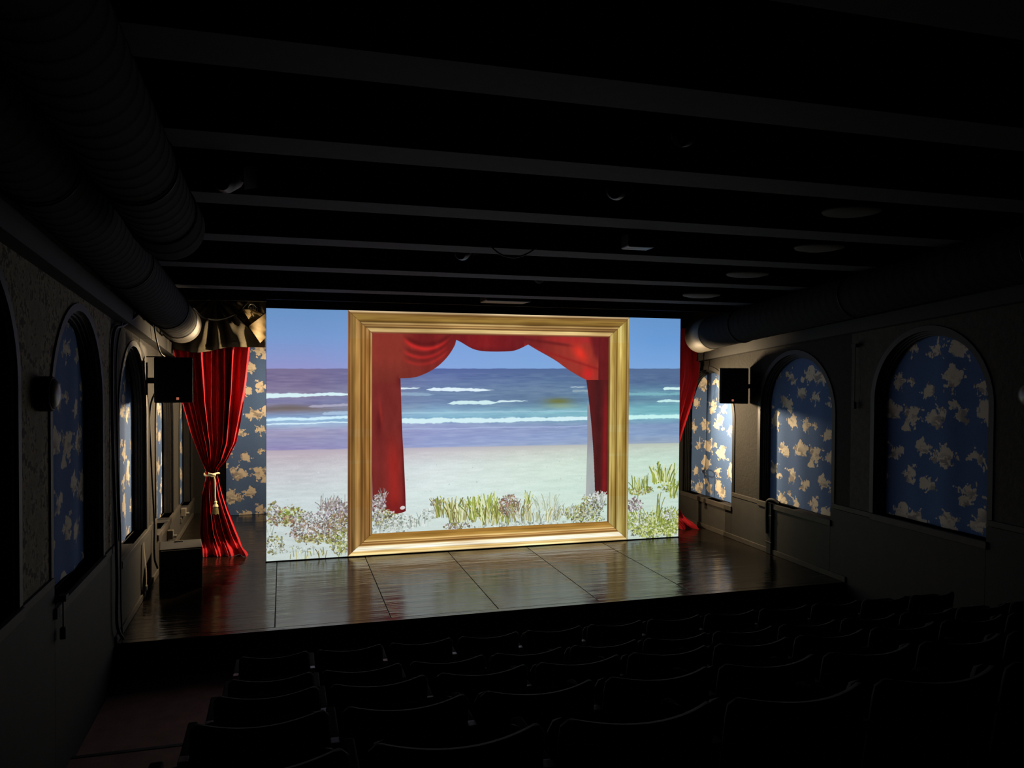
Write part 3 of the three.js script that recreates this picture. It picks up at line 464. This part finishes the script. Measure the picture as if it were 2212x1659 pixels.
redCurtain('full-length red velvet curtain left of the screen, tied with a cream tasselled rope', true, -10.6,
  [[0.335, -0.97], [0.61, -1.02], [1.07, -1.0], [1.3, -0.955], [1.365, -0.945], [1.43, -0.96], [1.55, -1.01], [1.88, -1.13], [2.28, -1.24], [2.85, -1.33], [3.34, -1.36]],
  [[0.335, -0.42], [0.36, -0.44], [0.42, -0.5], [0.6, -0.575], [0.884, -0.68], [1.1, -0.745], [1.3, -0.795], [1.365, -0.81], [1.43, -0.79], [1.52, -0.7], [1.75, -0.585], [2.0, -0.53], [2.39, -0.463], [2.97, -0.41], [3.34, -0.4]], 1);
redCurtain('dark red curtain behind the right edge of the screen, swept in at the waist', true, -10.64,
  [[0.335, 5.3], [0.6, 5.34], [1.1, 5.42], [1.365, 5.48], [1.5, 5.45], [1.9, 5.36], [2.4, 5.32], [3.34, 5.3]],
  [[0.335, 5.98], [0.37, 5.94], [0.45, 5.85], [0.62, 5.74], [1.0, 5.68], [1.3, 5.67], [1.365, 5.665], [1.43, 5.68], [1.6, 5.72], [1.82, 5.79], [2.23, 5.94], [2.6, 6.05], [2.75, 6.07], [3.0, 6.05], [3.34, 6.03]], -1);

// ---------------------------------------------------------------- black border cloth over the stage
const border = thing('border_cloth', 'olive-black border cloth bunched under the header above the left red curtain', 'curtain', [2.3, 3.53, -10.4]);
part('cloth', grid(120, 26, (u, v) => {
  const X = lerp(XL + 0.06, -0.02, u), d = X + 0.86, swag = Math.exp(-((d / 0.42) ** 2));
  const bot = -0.56 + 0.0 * d - 0.1 * swag * smooth(0.3, -0.3, d), y = lerp(bot, 0.02, v);
  const rad = Math.atan2(y - 0.05, X + 0.82), z = 0.035 * Math.sin(X * 19 + Math.sin(X * 5)) * (0.5 + 0.5 * (1 - v)) + swag * (0.05 * Math.sin(rad * 16) + 0.08 * (1 - v)) + 0.012 * Math.sin(X * 47 + v * 3);
  return [X - 2.3, y, z, X, y];
}), M.border, border);
part('hem', grid(120, 1, (u, v) => { const X = lerp(XL + 0.06, -0.02, u), d = X + 0.86, swag = Math.exp(-((d / 0.42) ** 2)), y = lerp(-0.56 - 0.1 * swag * smooth(0.3, -0.3, d), -0.5 - 0.1 * swag * smooth(0.3, -0.3, d), v), rad = Math.atan2(y - 0.05, X + 0.82), vv = 0.06; return [X - 2.3, y, 0.006 + 0.035 * Math.sin(X * 19 + Math.sin(X * 5)) * (0.5 + 0.5 * (1 - vv)) + swag * (0.05 * Math.sin(rad * 16) + 0.08 * (1 - vv)) + 0.012 * Math.sin(X * 47 + vv * 3), X, y]; }), M.border, border);

// ---------------------------------------------------------------- ducts
function duct(label, x, y, r, z0, z1, mat, collar) { // from z0 (stage end) to z1 (hall end), rising with the ceiling
  const len = (z1 - z0) / Math.cos(Math.atan(SLOPE)), d = thing('air_duct', label, 'duct', [x, y, z0]); d.rotation.set(-Math.atan(SLOPE), y > 3.4 ? -0.014 : x < 0 ? -0.008 : 0, 0);
  const pts = []; const n = Math.round(len / 0.12); for (let i = 0; i <= n; i++) { const q = i / n * len; pts.push(new THREE.Vector2(r, q), new THREE.Vector2(r + 0.004, q + 0.008), new THREE.Vector2(r, q + 0.016)); }
  part('duct_tube', new THREE.LatheGeometry([new THREE.Vector2(r - 0.012, 0), ...pts.slice(0, -2)], 40).rotateX(Math.PI / 2), mat, d);
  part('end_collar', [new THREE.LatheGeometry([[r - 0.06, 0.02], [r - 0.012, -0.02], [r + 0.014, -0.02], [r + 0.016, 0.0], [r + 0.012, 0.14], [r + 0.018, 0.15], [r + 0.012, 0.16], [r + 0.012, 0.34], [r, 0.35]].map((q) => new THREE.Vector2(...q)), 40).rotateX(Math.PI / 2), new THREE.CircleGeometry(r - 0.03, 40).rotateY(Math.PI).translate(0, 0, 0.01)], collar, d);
  for (let q = 1.1; q < len; q += 2.1) part('hanger_strap', [new THREE.TorusGeometry(r + 0.008, 0.006, 6, 36).translate(0, 0, q), rod([0, r, q], [0, r + 0.26, q + 0.02], 0.005)], M.painted, d);
  return d;
}
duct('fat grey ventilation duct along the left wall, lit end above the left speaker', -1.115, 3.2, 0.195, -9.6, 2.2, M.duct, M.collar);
duct('dark ventilation duct high under the beams at upper left, inside the lower wall duct', -0.673, 3.585, 0.19, -5.2, 2.2, M.duct, M.ductDark);
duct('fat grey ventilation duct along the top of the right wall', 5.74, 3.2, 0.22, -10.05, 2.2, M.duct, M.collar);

// ---------------------------------------------------------------- loudspeakers
function speakerBox(parent, w, h, d, badge) {
  part('cabinet', new RoundedBoxGeometry(w, h, d, 3, 0.012).translate(0, h / 2, 0), M.speaker, parent);
  part('grille', box(w - 0.03, h - 0.03, 0.016, 0, h / 2, d / 2 + 0.004, 0.006), M.grille, parent);
  if (badge) { part('glowing_badge', box(0.026, 0.026, 0.006, badge * w, 0.045, d / 2 + 0.014, 0.002), new THREE.MeshStandardMaterial({ color: 0xc06a50, roughness: 0.35, emissive: 0xff9a78, emissiveIntensity: 0.35 }), parent, 'small orange badge with an added glow'); }  // orange badge, no lamp: glow added so it shows on the dark grille
}
{
  const s = thing('wall_speaker', 'black loudspeaker hanging on the left wall before the red curtain', 'speaker', [-1.125, 2.345, -8.97], 0.15);
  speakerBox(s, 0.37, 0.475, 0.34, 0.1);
  part('bracket', [span(-0.25, -0.16, 0.2, 0.26, -0.03, 0.03), span(-0.262, -0.245, 0.08, 0.42, -0.05, 0.05), span(-0.26, 0.02, 0.475, 0.487, -0.12, -0.06)], M.painted, s);
  const r = thing('wall_speaker', 'black loudspeaker hanging on the right wall between two arches', 'speaker', [5.84, 2.27, -9.32], -0.5);
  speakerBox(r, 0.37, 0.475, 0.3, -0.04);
  part('bracket', [span(0.15, 0.26, 0.2, 0.26, -0.12, -0.06)], M.painted, r);
  const f = thing('floor_speaker', 'black cube loudspeaker standing on the stage under the left arches', 'speaker', [-1.085, SY, -9.22], 0.13);
  speakerBox(f, 0.43, 0.44, 0.42, 0);
  part('handle', [rod([-0.06, 0.45, -0.12], [0.02, 0.45, -0.12], 0.008), rod([-0.06, 0.438, -0.12], [-0.06, 0.45, -0.12], 0.008), rod([0.02, 0.438, -0.12], [0.02, 0.45, -0.12], 0.008)], M.steel, f);
  for (const [a, b] of [[-1, -1], [1, -1], [-1, 1], [1, 1]]) part('rubber_foot', box(0.04, 0.008, 0.04, a * 0.17, 0.002, b * 0.16), M.black, f);
}

// ---------------------------------------------------------------- wall lamps, cables, boxes
function wallLamp(x, y, z, side, label) {
  const l = thing('wall_lamp', label, 'lamp', [x, y, z]); l.rotation.z = side * -Math.PI / 2 * -1;
  part('lamp_body', new THREE.LatheGeometry([[0, 0], [0.098, 0], [0.106, 0.01], [0.106, 0.075], [0.1, 0.085], [0.09, 0.085]].map((q) => new THREE.Vector2(...q)), 36), M.black, l);
  part('lamp_glass', new THREE.LatheGeometry([[0.092, 0.08], [0.09, 0.09], [0.07, 0.108], [0.035, 0.118], [0, 0.12]].map((q) => new THREE.Vector2(...q)), 36), std(0x77736c, 0.3), l, 'unlit frosted glass face');
  return l;
}
wallLamp(XL, 2.56, -5.28, -1, 'round black drum lamp, unlit, on the left plaster wall');
wallLamp(XR, 2.53, -5.1, 1, 'unlit round lamp cut by the right edge of the photo');
const cableThing = (label, pts, r, seg = 60) => { const m = shadows(new THREE.Mesh(tube(pts, r, seg, 8), M.cable)); m.name = numbered('cable'); scene.add(tag(m, label, 'cable')); return m; };
cableThing('thick black cable looping over the cornice and hanging down beside the second left arch', [[-1.27, 3.31, -7.95], [-1.29, 3.2, -7.85], [-1.36, 3.09, -7.62], [-1.385, 3.04, -7.38], [-1.392, 2.9, -7.31], [-1.392, 2.2, -7.3], [-1.365, 1.2, -7.29], [-1.36, 0.9, -7.29], [-1.36, 0.5, -7.3], [-1.34, 0.36, -7.42]], 0.014, 120);
cableThing('thin black cable hanging close to the second left arch, right of the thick one', [[-1.35, 3.16, -7.55], [-1.39, 2.9, -7.5], [-1.392, 2.0, -7.5], [-1.37, 1.2, -7.49], [-1.37, 0.6, -7.5], [-1.36, 0.36, -7.5]], 0.008, 80);
cableThing('thin cable running from the cornice to the top of the left speaker', [[-1.28, 3.16, -8.75], [-1.27, 3.0, -8.85], [-1.24, 2.85, -8.97], [-1.2, 2.82, -9.05]], 0.008);
cableThing('black cable hanging from the left speaker down the pier to the floor speaker', [[-1.3, 2.5, -9.15], [-1.395, 2.3, -9.3], [-1.395, 1.6, -9.35], [-1.37, 1.0, -9.35], [-1.36, 0.6, -9.3], [-1.33, 0.5, -9.3]], 0.01, 80);
cableThing('black cable drooping from the left duct end across the border cloth', [[-1.0, 3.4, -9.66], [-0.9, 3.3, -9.95], [-0.75, 3.29, -10.05], [-0.55, 3.38, -10.1], [-0.42, 3.52, -10.12]], 0.011);
const cordThing = (label, x, y0, y1, z) => { const c = thing('pull_cord', label, 'cord', [x, y0, z]); part('cord', rod([0, 0.05, 0], [0, y1 - y0, 0], 0.005, 6), M.cable, c); part('cord_weight', box(0.035, 0.075, 0.035, 0, 0.03, 0, 0.006), M.black, c); part('wall_bracket', box(0.05, 0.04, 0.07, 0, y1 - y0, 0, 0.004), M.black, c); };
cordThing('black pull cord with a weight hanging on the right wall between two arches', XR - 0.04, 2.31, 3.0, -7.24);
cordThing('short black pull cord hanging below the sill of the dim left arch', XL + 0.05, 0.98, 1.24, -5.6);
{
  const p = thing('drain_pipe', 'black square pipe on the right wall from the ledge down to the stage', 'pipe', [XR - 0.03, SY, -8.78]);
  part('pipe_box', box(0.05, 0.66, 0.1, 0, 0.33, 0, 0.008), M.black, p); for (const y of [0.15, 0.5]) part('pipe_clip', box(0.06, 0.02, 0.12, 0, y, 0, 0.004), M.painted, p);
  cableThing('black cable bundle bent over the ledge above the square drain pipe', [[XR - 0.02, 1.02, -8.6], [XR - 0.04, 1.05, -8.7], [XR - 0.06, 1.02, -8.8], [XR - 0.065, 0.9, -8.81], [XR - 0.065, 0.6, -8.8]], 0.02);
  for (const [y, z, l] of [[0.62, -10.55, 'small grey socket box on the left stage wall nearest the floor speaker'], [0.66, -11.9, 'small grey socket box on the left stage wall close beside the red curtain']]) {
    const b = thing('socket_box', l, 'socket', [XL + 0.05, y, z]); part('box_body', box(0.07, 0.11, 0.1, 0, 0, 0, 0.008), std(0x5a544a, 0.6), b); part('plug', [new THREE.CylinderGeometry(0.02, 0.02, 0.05, 14).rotateZ(Math.PI / 2).translate(0.05, -0.02, 0.01)], M.steel, b);
  }
  const st = thing('strap', 'pale strap hanging beside the floor speaker on the left wall', 'strap', [XL + 0.045, 0.36, -8.72]);
  part('webbing', grid(2, 20, (u, v) => [0.012 * Math.sin(v * 5), v * 0.62, lerp(-0.03, 0.03, u) * (0.4 + 0.6 * Math.sin(v * 2.6 + 0.3))]), std(0x7a705c, 0.9, 0, { side: THREE.DoubleSide }), st);
  part('buckle', box(0.02, 0.05, 0.06, 0.01, 0.09, 0, 0.005), M.steel, st);
}

// ---------------------------------------------------------------- stage lights
function lampCan(parent, mat, r = 0.1, l = 0.24) { // axis +z is the front
  part('can', new THREE.LatheGeometry([[0, -l * 0.55], [r * 0.55, -l * 0.55], [r * 0.62, -l * 0.5], [r * 0.9, -l * 0.25], [r, -l * 0.2], [r, l * 0.5], [r * 0.94, l * 0.5], [r * 0.9, l * 0.1], [0, l * 0.02]].map((q) => new THREE.Vector2(...q)), 28).rotateX(Math.PI / 2), mat, parent);
  part('yoke', [tube([[-r - 0.02, 0, 0], [-r - 0.02, 0.1, 0], [-r * 0.4, 0.19, 0], [r * 0.4, 0.19, 0], [r + 0.02, 0.1, 0], [r + 0.02, 0, 0]], 0.008, 30, 6)], M.painted, parent);
}
function litLamp(label, { at, aim, power, angle, bar }) {
  const o = thing('stage_light', label, 'lamp', at, 0); o.lookAt(...aim);
  part('reflector', new THREE.LatheGeometry([[0.02, -0.1], [0.05, -0.1], [0.07, -0.06], [0.1, 0.0], [0.105, 0.0], [0.075, -0.065], [0.052, -0.108], [0.018, -0.108]].map((q) => new THREE.Vector2(...q)), 24).rotateX(Math.PI / 2), M.painted, o);
  part('bulb', new THREE.SphereGeometry(0.03, 20, 14).translate(0, 0, 0.02), new THREE.MeshStandardMaterial({ color: 0x222222, emissive: WARM, emissiveIntensity: 4 }), o, 'glowing warm bulb');
  o.updateMatrixWorld(true); const up = o.worldToLocal(new THREE.Vector3(...bar));
  part('hanging_rod', rod([0, 0, -0.1], up.toArray(), 0.012), M.painted, o);
  const L = new THREE.SpotLight(WARM, power, 0, angle, angle > 0.9 ? 1 : 0.6, 2); L.position.set(0, 0, 0.06); L.target.position.set(0, 0, 2); L.shadow.radius = angle > 0.9 ? 4 : 2; L.shadow.mapSize.set(1024, 1024); L.castShadow = true; L.name = 'bulb_glow'; o.add(L); o.add(L.target); L.target.name = 'lamp_aim';
  return o;
}
litLamp('warm lamp behind the left edge of the screen, turned to the left arches', LAMPS[0]);
litLamp('warm lamp behind the right edge of the screen, turned to the right arches', LAMPS[1]);
litLamp('warm lamp behind the screen left of its middle, turned to the left red curtain', LAMPS[2]);
litLamp('warm lamp behind the screen on the left, turned across the stage to the right wall', LAMPS[3]);
litLamp('warm lamp far upstage, turned to the cloud backdrop', LAMPS[4]);
litLamp('small warm lamp high behind the left screen edge, turned to the left wall speaker', LAMPS[5]);
litLamp('warm lamp upstage of the left red curtain, turned to the last two left arches', LAMPS[6]);
{
  const bar = thing('lighting_bar', 'black pipe under the ceiling behind the screen carrying the stage lights', 'pipe', [2.4, 3.62, -10.36]);
  part('bar_pipe', rod([-3.6, 0, 0], [3.6, 0, 0], 0.022), M.painted, bar); for (const x of [-3, -1, 1, 3]) part('bar_hanger', rod([x, 0, 0], [x, 0.22, 0], 0.01), M.painted, bar);
  const o = thing('stage_light', 'silver stage lamp with tan gel sheets hanging left of the screen top', 'lamp', [-0.45, 3.31, -10.27]);
  const head = new THREE.Group(); head.name = 'lamp_head'; head.rotation.set(0.35, 0.5, -0.7); o.add(head); lampCan(head, M.steel, 0.07, 0.2);
  part('clamp', [rod([0, 0.1, -0.03], [0, 0.3, -0.09], 0.012)], M.painted, o);
  part('wire_ring', [new THREE.TorusGeometry(0.055, 0.006, 8, 30).translate(0.03, 0.15, 0.03), new THREE.TorusGeometry(0.05, 0.006, 8, 30).rotateY(0.6).translate(0.07, 0.14, 0.04)], M.steel, o, 'bright wire loops');
  part('gel_frame', [rod([0.03, -0.1, 0.13], [0.17, -0.3, 0.13], 0.006), rod([0.03, -0.1, 0.13], [0.24, 0.09, 0.13], 0.006), rod([-0.1, 0.03, 0.1], [0.03, -0.1, 0.13], 0.012)], M.painted, o);
  const gel = std(0xa08a5e, 0.55, 0, { side: THREE.DoubleSide }), quad = (A, B, C, D, z) => grid(10, 10, (u, v) => [0, 1].map((k) => lerp(lerp(A[k], B[k], u), lerp(D[k], C[k], u), v)).concat(z - 0.45 * (lerp(lerp(A[0], B[0], u), lerp(D[0], C[0], u), v) - 0.2) + 0.015 * Math.sin(u * 6 + v * 4) + 0.006 * Math.sin(u * 17 - v * 9)));
  part('gel_sheet', quad([0.04, -0.09], [0.25, 0.09], [0.36, -0.1], [0.17, -0.29], 0.12), gel, o, 'creased tan gel sheet');
  part('gel_sheet', quad([-0.03, 0.11], [0.1, 0.12], [0.27, 0.02], [0.07, -0.06], 0.08), gel, o, 'creased tan gel sheet');
}
// unlit gear under the ceiling of the hall
function gear(label, at, rot, mat, doors) {
  const o = thing('stage_light', label, 'lamp', at); o.rotation.set(...rot); lampCan(o, mat, 0.075, 0.2);
  o.updateMatrixWorld(true); const up = o.worldToLocal(new THREE.Vector3(at[0], ceilY(at[2]), at[2])), top = o.worldToLocal(new THREE.Vector3(at[0], at[1] + 0.07, at[2])); part('hanging_rod', rod(top.toArray(), up.toArray(), 0.01), M.painted, o);
  if (doors) { part('barn_door', grid(1, 1, (u, v) => [lerp(-0.07, 0.07, u), 0.075 + 0.03 * v, 0.1 + 0.12 * v]), M.doors, o); part('barn_door', grid(1, 1, (u, v) => [-0.075 - 0.04 * v, lerp(-0.07, 0.07, u), 0.1 + 0.13 * v]), M.doors, o); part('barn_door', grid(1, 1, (u, v) => [0.075 + 0.04 * v, lerp(-0.07, 0.07, u), 0.1 + 0.13 * v]), M.doors, o); }
  return o;
}
M.doors = std(0x3a3a3a, 0.4, 0.4, { side: THREE.DoubleSide }); M.can = std(0x1a1a1a, 0.45, 0.2);
gear('unlit stage lamp with barn doors hanging in the middle of the ceiling', [1.614, 3.82, -7.2], [0.5, 2.7, 0], M.can, true);
gear('unlit stage lamp hanging between the beams right of the middle', [2.25, 4.0, -5.1], [0.6, 2.6, 0.1], M.can, true);
gear('unlit round stage lamp high under the beams, nearest on the right', [2.205, 4.09, -4.05], [0.9, 2.5, 0], M.can, false);
gear('small unlit stage lamp under the ceiling above the gilded frame', [2.698, 3.76, -8.2], [0.8, 2.9, 0], M.can, true);
gear('unlit stage lamp hanging by the upper left end of the beams', [-0.333, 3.87, -5.1], [0.4, 2.9, 0], M.can, true);
{
  const o = thing('flood_light', 'unlit flood lamp with two bright metal rims under the ceiling', 'lamp', [2.886, 3.84, -6.1], -0.05);
  part('housing', box(0.24, 0.12, 0.18, 0, -0.03, 0, 0.015), M.can, o); part('rim', [box(0.2, 0.008, 0.012, 0, -0.088, -0.02), box(0.2, 0.008, 0.012, 0, -0.086, 0.055)], std(0xcccccc, 0.4, 0.2), o, 'bright metal rims'); part('hanging_rod', rod([0, 0.03, 0], [0, 0.28, 0], 0.012), M.painted, o);
  const p = thing('projector', 'black box projector hanging above the middle of the screen', 'projector', [2.62, 3.6, -9.3]);
  part('housing', box(0.56, 0.13, 0.34, 0, 0, 0, 0.015), M.painted, p); part('lens', new THREE.CylinderGeometry(0.04, 0.05, 0.06, 20).rotateX(Math.PI / 2).translate(0.1, -0.01, -0.19), M.blackGloss, p); part('hanging_rod', [rod([-0.15, 0.06, 0], [-0.15, 0.21, 0], 0.012), rod([0.15, 0.06, 0], [0.15, 0.21, 0], 0.012)], M.painted, p);
  const q = thing('ceiling_pipe', 'thin pipe running under the ceiling right of the projector', 'pipe', [4.1, 3.62, -9.3]);
  part('pipe_tube', rod([-1.15, 0, 0], [1.3, 0, 0], 0.012), M.steel, q); part('pipe_hanger', [rod([-0.6, 0, 0], [-0.6, 0.19, 0], 0.007), rod([0.9, 0, 0], [0.9, 0.19, 0], 0.007)], M.painted, q);
  const n = thing('paper_note', 'small pale note stuck on the black header left of centre', 'note', [2.657, 3.607, -9.797]); part('sheet', box(0.17, 0.05, 0.004), std(0x8a8078, 0.9), n);
  [[4.7, 3.6, -8.2, 'nearest the right end of the screen'], [4.665, 3.73, -7.2, 'second from the screen'], [4.697, 3.85, -6.1, 'third from the screen'], [4.217, 3.96, -5.1, 'furthest from the screen']].forEach(([x, y, z, w]) => {  // discs stand in for the lit underside of a duct between the beams
    const d = thing('lit_duct_disc', `added disc for a lit duct patch at right, ${w}`, 'duct stand-in', [x, y, z], 0, 'added discs imitating lit duct patches under the ceiling');
    part('disc_shell', new THREE.LatheGeometry([[0, -0.03], [0.14, -0.028], [0.21, -0.012], [0.22, 0.004], [0.2, 0.016], [0, 0.02]].map((v) => new THREE.Vector2(...v)), 36), std(0x423e38, 0.8), d); part('hanging_rod', rod([0, 0.01, 0], [0, ceilY(z) - y, 0], 0.006), M.painted, d);
  });
  cableThing('thin black cable sagging between two beams above the screen', [[1.68, 3.77, -6.46], [1.78, 3.7, -6.46], [1.9, 3.68, -6.46], [2.0, 3.71, -6.46], [2.1, 3.77, -6.46]], 0.007);
}

// ---------------------------------------------------------------- seats
const SW = 0.5;
function pad(w, h, th, r, curve, nx = 18, ny = 12) { // upholstered slab in the xy plane, rounded corners, edges swept towards -z
  const f = (side) => grid(nx, ny, (u, v) => {
    const y = h * (1 - Math.cos(v * Math.PI)) / 2, s = -Math.cos(u * Math.PI), d = Math.max(0, r - Math.min(y, h - y)), hw = w / 2 - (r - Math.sqrt(Math.max(0, r * r - d * d))), x = s * hw;
    const e = Math.min(hw - Math.abs(x), y, h - y), q = clamp(e / (th * 0.6)), t = th / 2 * Math.sqrt(Math.max(0, 1 - (1 - q) ** 2));
    return [side > 0 ? x : -x, y, (side > 0 ? t : -t) - curve * (x / (w / 2)) ** 2, (side > 0 ? x : -x), y];
  });
  return [f(1), f(-1)];
}
function makeSeat() {
  const o = thing('theatre_seat', '', 'seat');
  const b = pad(0.46, 0.46, 0.055, 0.045, 0.075).map((g) => g.rotateX(0.17).translate(0, SEAT_H - 0.453, -0.075));
  part('backrest', b, M.seat, o);
  const p = pad(0.44, 0.42, 0.085, 0.05, 0.0, 12, 10).map((g) => g.rotateX(-0.16).translate(0, 0.27, -0.145));
  part('seat_pan', p, M.seat, o);
  part('armrest', box(0.036, 0.028, 0.28, -0.25, 0.6, -0.26, 0.008), M.armDark, o);
  part('arm_cap', box(0.037, 0.03, 0.05, -0.25, 0.601, -0.105, 0.006), M.arm, o, 'pale armrest end cap');
  part('side_frame', [span(-0.262, -0.238, 0.02, 0.588, -0.3, -0.12, 0.006), span(-0.264, -0.236, 0, 0.025, -0.34, -0.06, 0.004), rod([-0.24, 0.3, -0.15], [0.228, 0.3, -0.15], 0.016)], M.seatFrame, o);
  return o;
}
const ORD = ['first', 'second', 'third', 'fourth', 'fifth', 'sixth', 'seventh', 'eighth', 'ninth', 'tenth', 'eleventh', 'twelfth'];
const ROWNAME = ['front row at the stage', 'second row from the stage', 'middle row of five', 'fourth row from the stage', 'rearmost row, cut by the bottom edge'];
const COUNT = [12, 12, 11, 9, 6];
const seat0 = makeSeat();
ROWS.forEach((r, i) => {
  for (let k = 0; k < COUNT[i]; k++) {
    const s = i || k ? seat0.clone() : seat0; if (i || k) { s.name = numbered('theatre_seat'); scene.add(s); }
    s.position.set(r.x0 + (k + 0.5) * SW - 0.01, r.top - SEAT_H + (i === 0 ? 0 : 0), r.z + 0.02);
    s.userData = { label: `black seat, ${ORD[k]} from the left in the ${ROWNAME[i]}`, category: 'seat', group: 'theatre seats facing the stage' };
  }
});

renderer.render(scene, camera);
